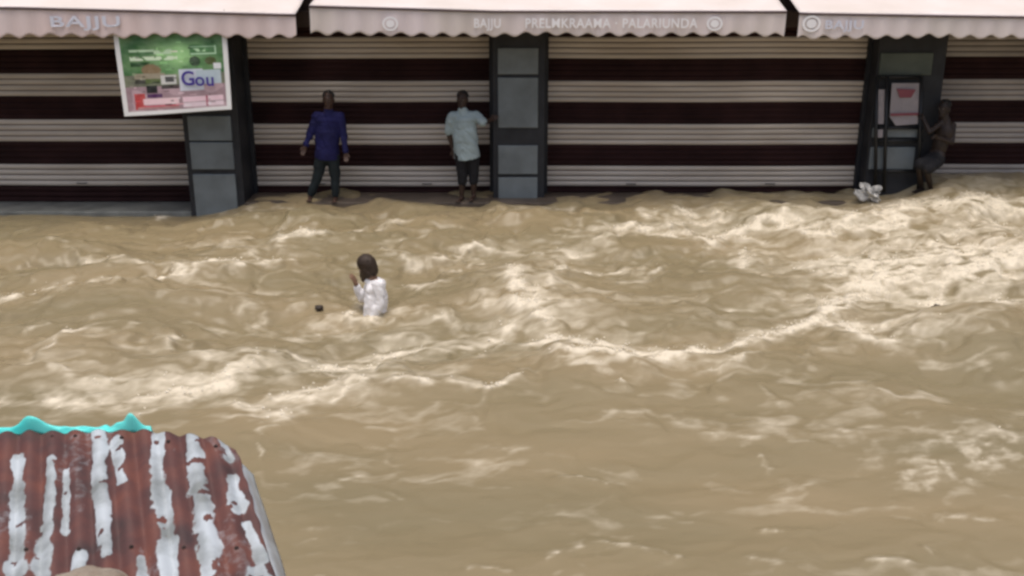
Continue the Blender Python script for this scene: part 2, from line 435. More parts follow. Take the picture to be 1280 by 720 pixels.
# ------------------------------------------------------------------ spray thrown up along the breaking crests
def spray():
    rg = np.random.RandomState(3)
    cand = np.where((fo > .5) & (np.abs(X) < 9) & (Yg > 5.5) & (Yg < 15.3))[0]
    w_ = (fo[cand] - .49) ** 1.5; pick = rg.choice(cand, 3800, p=w_ / w_.sum())
    c = np.stack([X[pick] + rg.normal(0, .03, len(pick)), Yg[pick] + rg.normal(0, .03, len(pick)), h[pick] + np.abs(rg.normal(0, .022, len(pick)))], 1)
    r_ = rg.uniform(.003, .010, len(pick)) * np.where(rg.rand(len(pick)) < .06, 1.6, 1)
    D = np.array([(1, 0, 0), (-1, 0, 0), (0, 1, 0), (0, -1, 0), (0, 0, 1), (0, 0, -1)], float)
    V = (c[:, None] + D[None] * (r_[:, None, None] * np.array([1.3, 1, .8]))).reshape(-1, 3)
    T = np.array([(0, 2, 4), (2, 1, 4), (1, 3, 4), (3, 0, 4), (2, 0, 5), (1, 2, 5), (3, 1, 5), (0, 3, 5)])
    Fc = (np.arange(len(pick))[:, None, None] * 6 + T[None]).reshape(-1, 3)
    me = bpy.data.meshes.new('foam_spray'); me.from_pydata(V.tolist(), [], Fc.tolist())
    me.materials.append(new_mat('foam_froth', (.78, .72, .60), .5, .1, 3))
    o = bpy.data.objects.new('foam_spray', me); COL.objects.link(o); o['kind'] = 'stuff'
spray()
# ------------------------------------------------------------------ shop building
WY = 15.9
bld = thing('shop_building', 'row of closed shops with maroon and grey striped roller shutters', 'building', (0, 16.2, 0))
mb = MB(); mb.box(-20, 20, 16.0, 16.3, -1.4, 3.3); mb.build('wall', M['wall'], bld)
mb = MB(); mb.box(-20, 20, 15.96, 16.3, 3.3, 6.0); mb.build('upper_wall', M['upper'], bld)
mb = MB(); mb.box(-20, 20, 15.70, 15.998, 2.62, 2.85, b=0.01); mb.build('lintel', M['wall'], bld)
XP = lambda px, py, Y: P(px, py, Y).x
PIL = [  # x0, x1 (photo), front depth, reference row
    (XP(232, 200, 15.2), XP(301, 200, 15.2), 15.2),
    (XP(616, 180, 15.5), XP(681, 180, 15.5), 15.5),
    (XP(1090, 150, 15.5), XP(1174, 150, 15.5), 15.5)]
def shutter(x0, x1, zb, pitch, label, first_dark, y=WY, pale=None):
    # interlocking curved slats, four pale then four maroon
    V, MI = [], []
    z = zb; k = 0; prof = []
    seq = []
    z_dark = zb - first_dark
    zz = z_dark
    while zz < zb - 1e-6:
        seq.append((zz, min(pitch, zb - zz), 1)); zz += pitch
    zz = zb
    while zz < 2.64:
        seq.append((zz, pitch, 0 if (k // 4) % 2 == 0 else 1)); zz += pitch; k += 1
    for (za, hh, c) in seq:
        for t, dy in ((0, .006), (.07, .005), (.12, -.004), (.30, -.012), (.52, -.015), (.74, -.011), (.91, -.003), (.96, .005)):
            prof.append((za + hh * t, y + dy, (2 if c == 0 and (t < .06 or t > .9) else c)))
    nxs = 41
    P_ = np.array(prof); xsn = np.linspace(x0, x1, nxs)
    V = np.zeros((len(P_), nxs, 3)); V[:, :, 0] = xsn[None]
    zz_, xx_ = P_[:, 0][:, None], xsn[None]
    V[:, :, 1] = P_[:, 1][:, None] + 0.006 * np.sin(xx_ * 2.1 + zz_ * 3) + 0.004 * perlin(xx_ * 3 + 0 * zz_, zz_ * 4 + 0 * xx_, 3)
    V[:, :, 2] = zz_ + 0.004 * np.sin(xx_ * 1.3 + zz_)
    mi = np.repeat(P_[:-1, 2].astype(int), nxs - 1)
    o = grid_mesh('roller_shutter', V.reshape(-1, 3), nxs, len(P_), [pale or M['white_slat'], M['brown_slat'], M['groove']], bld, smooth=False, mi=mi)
    o['label'] = label
    mb = MB(); mb.box(x0, x1, y - 0.04, y + 0.02, z_dark - 0.07, z_dark, b=0.008); r = mb.build('bottom_rail', M['brown_slat'], o)
    for fx in (.28, .72):
        hx = x0 + (x1 - x0) * fx; hx = max(min(hx, 9), -9)
        mb = MB(); mb.tube([(hx - .07, y - .03, zb + .05), (hx - .07, y - .06, zb + .05), (hx + .07, y - .06, zb + .05), (hx + .07, y - .03, zb + .05)], .008, 8); mb.build('handle', M['black'], o, smooth=True)
    for s, xx in ((1, x0), (-1, x1)):
        mb = MB(); mb.box(min(xx, xx + s * 0.075), max(xx, xx + s * 0.075), y - 0.075, y + 0.05, -0.3, 2.62, b=0.006); mb.build('guide_rail', M['darkframe'], o)
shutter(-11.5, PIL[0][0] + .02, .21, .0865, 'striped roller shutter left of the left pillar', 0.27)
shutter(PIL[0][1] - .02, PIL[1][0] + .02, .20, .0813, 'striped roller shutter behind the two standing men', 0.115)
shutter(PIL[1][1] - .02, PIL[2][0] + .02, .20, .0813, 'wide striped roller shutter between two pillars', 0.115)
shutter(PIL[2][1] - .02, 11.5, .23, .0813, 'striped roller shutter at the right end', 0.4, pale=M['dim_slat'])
for i, (x0, x1, yf) in enumerate(PIL):
    mb = MB(); mb.box(x0, x1, yf + 0.03, 16.0, -1.4, 2.95, b=0.01)
    pl = mb.build('pillar', M['darkframe'], bld)
    rows = [[(145, 176), (178, 212), (218, 275)], [(60, 93), (97, 160), (182, 218), (222, 262)], [(66, 94), (160, 172), (184, 212)]][i]
    for (ya, yb) in rows:
        za, zb_ = P(640, yb, yf).z, P(640, ya, yf).z
        mb = MB()
        e = 0.105 if i != 2 else 0.10
        xa, xb = x0 + e * (0.75 if i != 2 else .3), x1 - e
        if i == 2: xa, xb = x0 + .03, x1 - .20 - (.1 if ya > 70 else 0)
        mb.box(xa, xb, yf, yf + 0.05, za, zb_, b=0.012)
        mb.build('cladding_panel', M['slate_green'] if (i == 2 and ya < 70) else M['slate'], pl)
# raised walkway in front of the shutters
mb = MB(); mb.box(PIL[0][1] + .002, 20, 15.2, 15.998, -1.38, 0.105, b=0.015); st = mb.build('step', M['wetstep'], bld); st['label'] = 'wet raised step under the middle and right shutters'
mb = MB(); mb.box(-20, PIL[0][0] - .002, 15.25, 15.998, -1.38, -0.045, b=0.02); st = mb.build('step', M['concrete'], bld); st['label'] = 'grey concrete step left of the left pillar'

# ------------------------------------------------------------------ awnings
def cloth_mat(name, a, b):
    m = new_mat(name, a, 0.8, 0, 1.4, base2=b, stretch=(1, 1, .4))
    return m
M['cloth'] = cloth_mat('awning_cloth', (0.76, 0.66, 0.66), (0.74, 0.60, 0.58))
M['cloth_b'] = cloth_mat('awning_cloth_grey', (0.78, 0.69, 0.70), (0.68, 0.61, 0.57))
M['cloth_c'] = cloth_mat('awning_cloth_beige', (0.70, 0.64, 0.61), (0.73, 0.65, 0.65))
M['top'] = cloth_mat('awning_top_cloth', (0.74, 0.68, 0.67), (0.66, 0.60, 0.57))
M['letter'] = new_mat('awning_print_white', (0.87, 0.86, 0.88), 0.7)
M['letter2'] = new_mat('awning_print_pale_blue', (0.66, 0.68, 0.78), 0.7)
M['pink'] = new_mat('awning_print_pink', (0.78, 0.66, 0.68), 0.7)
M['hem'] = new_mat('awning_dark_bar', (0.10, 0.07, 0.075), 0.5)
FY = 14.6
def text_mesh(s, size, name, mat, parent, loc, xscale=1.0, ext=0.002, yfun=None):
    c = bpy.data.curves.new(name, 'FONT'); c.body = s; c.size = size; c.extrude = ext; c.align_x = 'LEFT'; c.align_y = 'CENTER'; c.offset = size * 0.018
    c.space_character = 1.08
    o = bpy.data.objects.new(name, c); COL.objects.link(o)
    dg = bpy.context.evaluated_depsgraph_get(); dg.update()
    me = bpy.data.meshes.new_from_object(o.evaluated_get(dg)); bpy.data.objects.remove(o)
    for v in me.vertices:
        x, y, z = v.co
        wx_ = loc[0] + x * xscale
        v.co = (wx_, loc[1] - z - 0.003 + (yfun(wx_) if yfun else 0), loc[2] + y)
    me.materials.clear(); me.materials.append(mat)
    t = bpy.data.objects.new(name, me); COL.objects.link(t); t.parent = parent; t.matrix_parent_inverse = parent_inv(parent)
    return t
def awning(label, x0, x1, ztop, zbot, mat, seed, scal=0.285, phase=0.0):
    """ztop: function of x for the front bar height"""
    t = thing('shop_awning', label, 'awning', ((x0 + x1) / 2, 15.95, 2.9), 'awnings over the shop shutters')
    n = int((x1 - x0) / 0.02) + 2; rows = 12
    xv = np.linspace(x0, x1, n); zt = ztop(xv)
    fold = lambda x: 0.012 * np.sin(2 * np.pi * (x + phase) / scal) + 0.012 * perlin(np.asarray(x, float) * 1.7, np.asarray(x, float) * 0 + seed, 2)
    bot = zbot + 0.026 * np.cos(2 * np.pi * (xv + phase) / scal) + 0.03 * perlin(xv * 1.1, xv * 0 + seed, 5) + 0.010 * perlin(xv * 5, xv * 0 + seed, 6)
    V = np.zeros((rows, n, 3))
    for r in range(rows):
        f = r / (rows - 1)
        V[r, :, 0] = xv + (0.012 * f * perlin(xv * 2, xv * 0 + f, 9))
        V[r, :, 1] = FY + fold(xv) * (0.2 + f) + 0.01 * f
        V[r, :, 2] = zt * (1 - f) + bot * f
    grid_mesh('valance', V.reshape(-1, 3), n, rows, mat, t, solid=0.004)
    # canopy running up to the wall
    n2 = int((x1 - x0) / 0.08) + 2; xv2 = np.linspace(x0, x1, n2); r2 = 16
    V = np.zeros((r2, n2, 3)); zt2 = ztop(xv2)
    for r in range(r2):
        f = r / (r2 - 1)
        V[r, :, 0] = xv2; V[r, :, 1] = FY - 0.012 + f * (15.95 - FY)
        V[r, :, 2] = (zt2 + 0.015) * (1 - f) + 3.30 * f - 0.03 * math.sin(math.pi * f) + 0.012 * np.sin(xv2 * 5 + f * 3) * math.sin(math.pi * f)
    grid_mesh('canopy', V.reshape(-1, 3), n2, r2, M['top'], t, solid=0.006)
    mb = MB(); mb.tube([(x, FY - 0.012, float(ztop(np.array([x]))[0])) for x in np.linspace(x0, x1, 24)], 0.016, 10)
    mb.build('front_bar', M['hem'], t, smooth=True)
    for f in (0.12, 0.88):
        xx = x0 + (x1 - x0) * f; zz = float(ztop(np.array([xx]))[0])
        mb = MB(); mb.tube([(xx, FY + 0.02, zz - 0.02), (xx + .25 * (1 if f < .5 else -1), 15.3, 2.98), (xx, 15.95, 3.1)], 0.018, 8); mb.build('arm', M['darkframe'], t, smooth=True)
    return t, (lambda x: float(fold(np.array([x]))[0]) * .7 - 0.006)
def zline(pts):
    xs_ = [P(a, b, FY).x for a, b in pts]; zs_ = [P(a, b, FY).z for a, b in pts]
    return lambda x: np.interp(x, xs_, zs_)
zb = P(640, 44, FY).z
xl = lambda px: P(px, 30, FY).x
aw1, yf1 = awning('pinkish cloth awning with scalloped edge, leftmost, above the hanging banner', -11.4, xl(370),
    zline([(-200, 8), (20, 10), (180, 14), (369, 19)]), P(640, 45, FY).z, M['cloth'], 1.0, phase=.05)
aw2, yf2 = awning('long pale awning with lettering and scalloped edge, above the two standing men', xl(388), xl(982),
    zline([(387, 8), (500, 11), (620, 14.5), (982, 15)]), P(640, 43, FY).z, M['cloth_b'], 2.0, phase=.1)
aw3, yf3 = awning('greyish awning with round emblem and scalloped edge, rightmost of the row', xl(998), 11.4,
    zline([(998, 17), (1240, 21), (1400, 23)]), P(640, 46.5, FY).z, M['cloth_c'], 3.0, phase=.0)
def patch(parent, xa, xb, ya, yb, mat, yf, name='printed_panel'):
    x0, x1 = xl(xa), xl(xb); z0, z1 = P(640, yb, FY).z, P(640, ya, FY).z
    n = max(4, int((x1 - x0) / 0.04)); xv = np.linspace(x0, x1, n)
    V = np.zeros((2, n, 3)); V[:, :, 0] = xv
    V[0, :, 2] = z0; V[1, :, 2] = z1; V[:, :, 1] = FY - 0.0095 + np.array([yf(x) for x in xv])
    grid_mesh(name, V.reshape(-1, 3), n, 2, mat, parent, solid=0.001)
ztx = P(640, 29.5, FY).z
text_mesh('BAJJU', 0.20, 'lettering', M['letter2'], aw1, (xl(62), FY - 0.014, ztx + .02), 1.9, yfun=yf1)
text_mesh('BAJJU', 0.17, 'lettering', M['letter'], aw2, (xl(592), FY - 0.014, ztx), 0.85, yfun=yf2)
text_mesh('PRELMKRAAMA \u00b7 PALARIUNDA', 0.175, 'lettering', M['letter'], aw2, (xl(656), FY - 0.014, ztx), 0.91, yfun=yf2)
def emblem(parent, px, yf, r=0.095):
    c = (xl(px), FY - 0.016 + yf(xl(px)), ztx)
    mb = MB(); n = 28
    for (ra, rb_) in ((0, r * .55), (r * .72, r)):
        vs = []
        for k in range(n):
            a = 2 * math.pi * k / n
            for rr in (ra, rb_): vs.append((c[0] + rr * math.cos(a) * 1.15, c[1], c[2] + rr * math.sin(a)))
        for k in range(n):
            k2 = (k + 1) % n
            pass
        mb.add(vs, [(2 * k, 2 * k + 1, 2 * ((k + 1) % n) + 1, 2 * ((k + 1) % n)) for k in range(n)])
    o = mb.build('round_emblem', M['letter'], parent)
    md = o.modifiers.new('s', 'SOLIDIFY'); md.thickness = 0.002
emblem(aw2, 488, yf2); emblem(aw2, 893, yf2); emblem(aw3, 1014, yf3, .11)
text_mesh('BAJJU', 0.16, 'lettering', M['letter2'], aw3, (xl(1030), FY - 0.014, ztx - .02), 1.3, yfun=yf3)

# ------------------------------------------------------------------ hanging banner
def banner():
    t = thing('hanging_banner', 'white bordered printed banner in green and blue hanging askew under the left awning', 'banner', P(218, 60, 14.66))
    C = [P(141, 40, 14.68), P(283, 38, 14.68), P(289.5, 137, 14.60), P(155, 146, 14.60)]
    n, m = 150, 110
    u, v = np.meshgrid(np.linspace(0, 1, n), np.linspace(0, 1, m)); u = u.ravel(); v = v.ravel()
    A = [np.array(c) for c in C]
    Pt = ((1 - u) * (1 - v))[:, None] * A[0] + (u * (1 - v))[:, None] * A[1] + (u * v)[:, None] * A[2] + ((1 - u) * v)[:, None] * A[3]
    Pt[:, 1] += 0.02 * np.sin(u * 7 + v * 2) * v
    c = np.zeros((n * m, 3))
    def put(mask, col): c[mask] = col
    g = np.array([.10, .22, .09])
    nz = perlin(u * 6, v * 7, 4); nz2 = perlin(u * 18, v * 22, 8)
    c[:] = g + nz[:, None] * np.array([.12, .16, .08])
    c += np.exp(-(((u - .55) / .18) ** 2 + ((v - .28) / .16) ** 2))[:, None] * np.array([.30, .50, .22])
    c[:] += (v > .52)[:, None] * np.array([.10, .0, .06])
    put((v > .66), (.36, .25, .28)); put((v > .66) & (nz > .1), (.50, .36, .40))
    R = lambda a, b, x, y: (u > a) & (u < b) & (v > x) & (v < y)
    put(R(.12, .50, .22, .27) & (nz2 > -.2), (.55, .75, .5)); put(R(.12, .55, .30, .345) & (nz2 > -.25), (.7, .85, .62)); put(R(.12, .34, .245, .275), (.08, .2, .08))
    put(R(.66, .90, .17, .30), (.10, .25, .10)); put(R(.67, .89, .185, .20) | R(.67, .89, .27, .285) | R(.88, .895, .18, .29), (.5, .75, .5)); put(R(.68, .80, .215, .255) & (nz2 > 0), (.55, .8, .5))
    put(((u - .70) / .05) ** 2 + ((v - .37) / .06) ** 2 < 1, (.05, .09, .05))
    put(((u - .84) / .05) ** 2 + ((v - .37) / .05) ** 2 < 1, (.10, .12, .05))
    put(R(.12, .30, .36, .42), (.03, .08, .03)); put(((u - .30) / .09) ** 2 + ((v - .46) / .07) ** 2 < 1, (.25, .18, .10))
    put(R(.14, .42, .50, .56), (.34, .30, .22)); put(R(.14, .24, .575, .62), (.05, .05, .04)); put(R(.24, .46, .56, .62), (.12, .16, .06))
    put(R(.38, .52, .53, .64), (.62, .62, .6)); put(R(.42, .50, .55, .61), (.08, .08, .08))
    put(R(.24, .34, .65, .74), (.02, .02, .02)); put(R(.38, .54, .65, .69), (.04, .03, .03)); put(R(.24, .38, .75, .79), (.10, .04, .12))
    put(R(.12, .22, .74, .93), (.5, .07, .07)); put(R(.20, .53, .80, .88), (.85, .62, .66)); put(R(.2, .53, .885, .90), (.6, .12, .15)); put(R(.14, .53, .90, .93), (.40, .22, .22))
    put(R(.56, .93, .80, .87), (.85, .62, .70)); put(R(.56, .93, .88, .93), (.8, .65, .72)); put(R(.56, .93, .835, .842) & (nz2 > 0), (.4, .1, .15)); put(R(.77, .79, .8, .93), (.45, .15, .2))
    put(R(.55, .76, .46, .73), (.62, .66, .74)); put(R(.70, .92, .48, .66), (.50, .60, .66)); put(R(.86, .93, .40, .47), (.8, .82, .85))
    rb = np.random.RandomState(12)
    for q in range(150):
        a0, b0 = rb.uniform(.08, .86), rb.uniform(.10, .92); ww, hh_ = rb.uniform(.01, .07), rb.uniform(.006, .022)
        if .54 < a0 < .90 and .44 < b0 < .74: continue
        cc = c[R(a0, a0 + ww, b0, b0 + hh_)]
        if len(cc): put(R(a0, a0 + ww, b0, b0 + hh_), tuple(np.clip(cc.mean(0) * rb.uniform(.3, 1.9), .02, .85)))
    edge = (u < .045) | (u > .955) | (v > .945) | (v < .02)
    c += nz2[:, None] * .06
    put(edge, (.82, .82, .82)); c = np.clip(c, 0.01, .88)
    mt = bpy.data.materials.new('banner_print'); mt.use_nodes = True
    a_ = mt.node_tree.nodes.new('ShaderNodeAttribute'); a_.attribute_name = 'print'
    b_ = mt.node_tree.nodes['Principled BSDF']; mt.node_tree.links.new(a_.outputs['Color'], b_.inputs['Base Color']); b_.inputs['Roughness'].default_value = .35
    grid_mesh('printed_sheet', Pt, n, m, mt, t, attrs={'print': c}, solid=0.004)
    bl = new_mat('banner_blue_ink', (.07, .05, .30), .4); lb = new_mat('banner_pale_ink', (.45, .55, .72), .4)
    def tx(s, sz, uu, vv, mat, dy=0):
        p = (1 - uu) * (1 - vv) * A[0] + uu * (1 - vv) * A[1] + uu * vv * A[2] + (1 - uu) * vv * A[3]
        text_mesh(s, sz, 'headline', mat, t, (p[0], p[1] - .03 - dy, p[2]), 1.0, .002)
    tx('G', .27, .565, .58, bl); tx('ou', .25, .69, .60, bl)
    for q in (C[0], C[1]):
        mb = MB(); mb.tube([q, (q.x, FY + .05, q.z + .28)], .004, 6); mb.build('hanging_cord', M['black'], t)
banner()

# ------------------------------------------------------------------ notice board by the right pillar
nb = thing('notice_board', 'black framed stand with white and red poster against the right pillar', 'notice board', P(1125, 235, 15.42))
Yn = 15.42
def bar(xa, ya, xb, yb, w, mat, name, dy=0):
    a, b = P(xa, ya, Yn + dy), P(xb, yb, Yn + dy)
    mb = MB(); mb.tube([a, b], w, 8); return mb.build(name, mat, nb, smooth=True)
for xt, xb_ in ((1096, 1094), (1109, 1105), (1152, 1148)): bar(xt, 95, xb_, 240, .028, M['black'], 'frame_post')
for yy in (96, 160, 176, 214): bar(1095, yy, 1153, yy, .022, M['black'], 'frame_rail', .03)
M['poster'] = new_mat('poster_white', (.33, .30, .32), .5, .2, 6)
M['red'] = new_mat('poster_red', (.22, .06, .08), .5)
def flat(pts, name, mat, par, dy=0, th=.012):
    q = [P(x, y, Yn + dy) for x, y in pts]
    mb = MB(); n = len(q)
    vs = q + [p + Vector((0, th, 0)) for p in q]
    mb.add(vs, [tuple(range(n)), tuple(range(n, 2 * n))[::-1]] + [(i, (i + 1) % n, n + (i + 1) % n, n + i) for i in range(n)])
    return mb.build(name, mat, par)
po = flat([(1115, 104), (1150, 104), (1147, 155), (1120, 157), (1112, 146)], 'poster', M['poster'], nb, .01)
flat([(1121, 111), (1145, 112), (1139, 122), (1125, 122)], 'red_triangle', M['red'], po, -.012)
flat([(1113, 142), (1148, 141), (1148, 144), (1114, 145)], 'printed_line', M['red'], po, -.012)
flat([(1097, 112), (1107, 112), (1105, 155), (1095, 155)], 'side_strip', M['poster'], nb, .01)
flat([(1096, 162), (1104, 162), (1103, 172), (1095, 172)], 'side_strip', M['poster'], nb, .01)
# dark post behind the crouching man
# ------------------------------------------------------------------ people
def skin_mat(name, c): return new_mat(name, c, .5, .15, 12)
def rotdir(front, up=Vector((0, 0, 1))):
    y = -Vector(front).normalized(); z = Vector(up).normalized(); x = y.cross(z).normalized(); z = x.cross(y).normalized()
    return Matrix((x, y, z)).transposed()      # local -Y looks along front
def person(label, J, front, skin, shirt=None, sleeves='long', trousers=None, leg_len='long', hair=None, girth=1.0, base=None, head_up=(0, 0, 1), head_front=None, shirt_low=0.12, hair_long=False, curl=(0.3, 0.3), group=None, locks=None):
    root = thing('person', label, 'person', base)
    J = {k: Vector(v) for k, v in J.items()}
    fr = Vector(front).normalized(); hf = Vector(head_front or front).normalized()
    g = girth
    # shared torso volume
    up = (J['neck'] - J['hip']).normalized(); R = rotdir(fr, up)
    def torso(mb, inf=0.0, low=0.0):
        sh = (J['sl'] + J['sr']) / 2; hp = J['hip']; L = (sh - hp).length
        mb.ell(hp.lerp(sh, .74), (.155 * g + inf, .105 * g + inf, L * .36 + inf), R)
        mb.ell(hp.lerp(sh, .38), (.130 * g + inf, .098 * g + inf, L * .36 + inf), R)
        mb.ell(hp.lerp(sh, .02), (.145 * g + inf, .105 * g + inf, .13 + inf), R)
        mb.capsule(J['sl'], J['sr'], .052 + inf, .052 + inf)
        mb.capsule(sh - up * .02, J['neck'], .085 + inf * .3, .055)
    mb = MB(); torso(mb)
    HC = J['head']; HR = rotdir(hf, head_up)
    L_ = lambda x, y, z: HC + HR @ Vector((x, y, z))
    mb.ell(L_(0, 0.008, .018), (.080, .096, .108), HR); mb.ell(L_(0, -.022, -.045), (.062, .066, .072), HR)
    mb.capsule(L_(0, -.086, .012), L_(0, -.104, -.022), .010, .016); mb.ell(L_(0, -.086, -.062), (.024, .012, .008), HR)
    mb.ell(L_(0, -.078, .034), (.052, .014, .010), HR)
    mb.ell(L_(0, -.070, -.100), (.026, .020, .018), HR)
    for s in (-1, 1): mb.ell(L_(s * .078, .012, -.005), (.012, .022, .032), HR)
    mb.capsule(J['neck'] - up * .05, L_(0, .012, -.05), .066, .060)
    for s, k in (('l', 0), ('r', 1)):
        a, b, c = J['s' + s], J['e' + s], J['h' + s]
        mb.capsule(a, b, .052 * g, .039 * g); mb.capsule(b, c, .041 * g, .026)
        d = (c - b).normalized(); side = d.cross(fr); side = side.normalized() if side.length > .1 else d.orthogonal()
        nrm = side.cross(d).normalized()
        sg = 1 if s == 'l' else -1
        pc = c + d * .045
        mb.capsule(c, c + d * .03, .024, .026)
        for q, ln in zip((-1.5, -.5, .5, 1.5), (.062, .075, .072, .055)):
            p0 = c + d * .02 + side * q * .012; p1 = c + d * .088 + side * q * .019
            mb.capsule(p0, p1, .014, .0105, 8)
            cu = curl[k]; p2 = p1 + (d * math.cos(cu) + nrm * math.sin(cu)) * ln * .55; mb.capsule(p1, p2, .0095, .0088, 8)
            p3 = p2 + (d * math.cos(cu * 2) + nrm * math.sin(cu * 2)) * ln * .45; mb.capsule(p2, p3, .0088, .0078, 8)
        tb = c + d * .03 - side * sg * .02; t1 = tb - side * sg * .028 + d * .03 + nrm * .01; t2 = t1 + d * .03 - side * sg * .006 + nrm * .01
        mb.capsule(tb, t1, .014, .011, 8); mb.capsule(t1, t2, .0105, .009, 8)
        if 'k' + s in J:
            hp = J['p' + s]; kn = J['k' + s]; an = J['a' + s]
            mb.capsule(hp, kn, .085 * g, .054 * g); mb.capsule(kn, kn.lerp(an, .35), .052 * g, .054 * g); mb.capsule(kn.lerp(an, .3), an, .054 * g, .034)
            ft = J.get('t' + s) or an + fr * .15 + Vector((0, 0, -.05))
            ft = Vector(ft)
            mb.capsule(an - fr * .03 + Vector((0, 0, -.035)), ft, .034, .026); mb.capsule(an, an + Vector((0, 0, -.04)), .034, .034)
            for q in range(5): mb.capsule(ft + fr.cross(Vector((0, 0, 1))) * (q - 2) * .014, ft + fr.cross(Vector((0, 0, 1))) * (q - 2) * .017 + fr * .035, .011, .010, 8)
    body = mb.build('body', skin, root, voxel=.006, sm=3)
    eye = new_mat('eye_white', (.30, .27, .25), .3); pup = new_mat('pupil', (.02, .015, .01), .2)
    for s in (-1, 1):
        mb = MB(); mb.ell(L_(s * .030, -.081, .008), (.013, .009, .006), HR); e = mb.build('eye', eye, root, smooth=True)
        mb = MB(); mb.ell(L_(s * .030, -.0885, .008), (.007, .003, .006), HR); mb.build('pupil', pup, e, smooth=True)
    if hair:
        mb = MB()
        for (q0, q1, ra, rb_) in (locks or []): mb.capsule(q0, q1, ra, rb_); mb.ell(L_(0, .012, .052), (.091, .103, .096), HR)
        mb.ell(L_(0, .050, -.015), (.074, .060, .080), HR)
        if hair_long:
            mb.ell(L_(0, .022, .03), (.092, .098, .102), HR); mb.ell(L_(0, .040, -.05), (.078, .055, .07), HR)
            for s in (-1, 1): mb.ell(L_(s * .072, -.005, -.035), (.024, .048, .07), HR)
        rr = random.Random(5)
        for q in range(60):
            a = rr.uniform(0, 6.28); b_ = rr.uniform(.15, 1.0)
            mb.ell(L_(.078 * math.cos(a) * math.sin(b_ * 1.5), .02 + .085 * math.sin(a) * math.sin(b_ * 1.5), .04 + .09 * math.cos(b_ * 1.5)), (.018, .018, .018), None, 8, 6)
        mb.build('hair', hair, root, voxel=.006, sm=1)
    def wrinkle(o, amp=.010, sc=9):
        me = o.data; n = len(me.vertices); co = np.zeros(n * 3, np.float32); no = np.zeros(n * 3, np.float32)
        me.vertices.foreach_get('co', co); me.vertices.foreach_get('normal', no)
        co = co.reshape(-1, 3); no = no.reshape(-1, 3)
        d = fbm(co[:, 0] * sc + co[:, 2] * 3, co[:, 2] * sc * .8 + co[:, 1] * 5, 3, 5) * amp
        co += no * d[:, None]; me.vertices.foreach_set('co', co.ravel()); me.update()
    if shirt:
        mb = MB()
        sh = (J['sl'] + J['sr']) / 2
        L0 = (sh - J['hip']).length; hp = J['hip']; i_ = .022
        mb.ell(hp.lerp(sh, .72), (.155 * g + i_, .105 * g + i_, L0 * .36), R); mb.ell(hp.lerp(sh, .36), (.145 * g + i_, .104 * g + i_, L0 * .4), R)
        mb.capsule(J['sl'], J['sr'], .070 * g, .070 * g)
        low = hp - up * shirt_low
        # skirt of the shirt as an elliptical tube
        n = 24; vs = []
        for zc, ww in ((hp.lerp(sh, .66), 1.04), (hp, 1.03), (low, 1.06)):
            for k in range(n):
                a = 2 * math.pi * k / n
                vs.append(zc + R @ Vector(((.150 * g + i_) * ww * math.cos(a), (.108 * g + i_) * ww * math.sin(a), .012 * math.cos(2 * a))))
        fs = [(r * n + k, r * n + (k + 1) % n, (r + 1) * n + (k + 1) % n, (r + 1) * n + k) for r in range(2) for k in range(n)]
        fs += [tuple(range(n)), tuple(range(2 * n, 3 * n))[::-1]]
        mb.add(vs, fs)
        mb.capsule(sh - up * .01, J['neck'] - up * .035, .098 * g, .074); mb.ell(hp.lerp(sh, .9), (.16 * g + i_, .10 * g + i_, .09), R)
        for s in 'lr':
            a, b, c = J['s' + s], J['e' + s], J['h' + s]
            if sleeves == 'long': mb.capsule(a, b, .072 * g, .058 * g); mb.capsule(b, b.lerp(c, .93), .057 * g, .042)
            elif sleeves == 'half': mb.capsule(a, a.lerp(b, .85), .072 * g, .068 * g)
        o = mb.build('shirt', shirt, root, voxel=.007, sm=12); wrinkle(o, .016, 7)
    if trousers:
        mb = MB(); hp = J['hip']
        mb.ell(hp - up * .02, (.158 * g, .118 * g, .14), R)
        for s in 'lr':
            if 'k' + s not in J: continue
            a, b, c = J['p' + s], J['k' + s], J['a' + s]
            if leg_len == 'long': mb.capsule(a, b, .100 * g, .076); mb.capsule(b, b.lerp(c, .9), .074, .060)
            elif leg_len == 'short': mb.capsule(a, a.lerp(b, .9), .102 * g, .088)
            else: mb.capsule(a, b, .100 * g, .078); mb.capsule(b, b.lerp(c, .3), .076, .070)
        o = mb.build('trousers' if leg_len != 'short' else 'shorts', trousers, root, voxel=.007, sm=3); wrinkle(o, .008, 8)
    return root
Yp = 15.36
skin1 = skin_mat('brown_skin', (.075, .040, .028)); skin3 = skin_mat('very_dark_skin', (.030, .019, .015)); skin2 = skin_mat('dark_brown_skin', (.05, .028, .02)); hairm = new_mat('black_hair', (.012, .011, .011), .5)
blue = new_mat('royal_blue_cloth', (.010, .010, .085), .8, .3, 6, bump=.3); teal = new_mat('pale_aqua_cloth', (.33, .41, .43), .8, .15, 5, bump=.3)
navy = new_mat('dark_trouser_cloth', (.012, .020, .024), .8, .3, 6); blk = new_mat('black_cloth', (.010, .010, .013), .8)
def pj(d, Y, off=None):
    off = off or {}
    return {k: P(v[0], v[1], Y + off.get(k, 0)) for k, v in d.items()}
p1 = person('man in a long-sleeved blue top and dark trousers standing with arms hanging', pj(dict(
    head=(410.5, 125), neck=(410, 137), sl=(425, 146), sr=(396, 146), el=(430, 169), er=(388, 166), hl=(432, 190), hr=(382, 182),
    hip=(409, 192), pl=(416, 196), pr=(402, 196), kl=(419, 222), kr=(397, 221), al=(419, 245), ar=(388, 244)), Yp, dict(el=-.02, er=-.02, hl=-.1, hr=-.08)),
    (0.05, -1, 0), skin1, blue, 'long', navy, 'long', hairm, 1.04, P(405, 249, Yp), shirt_low=.08)
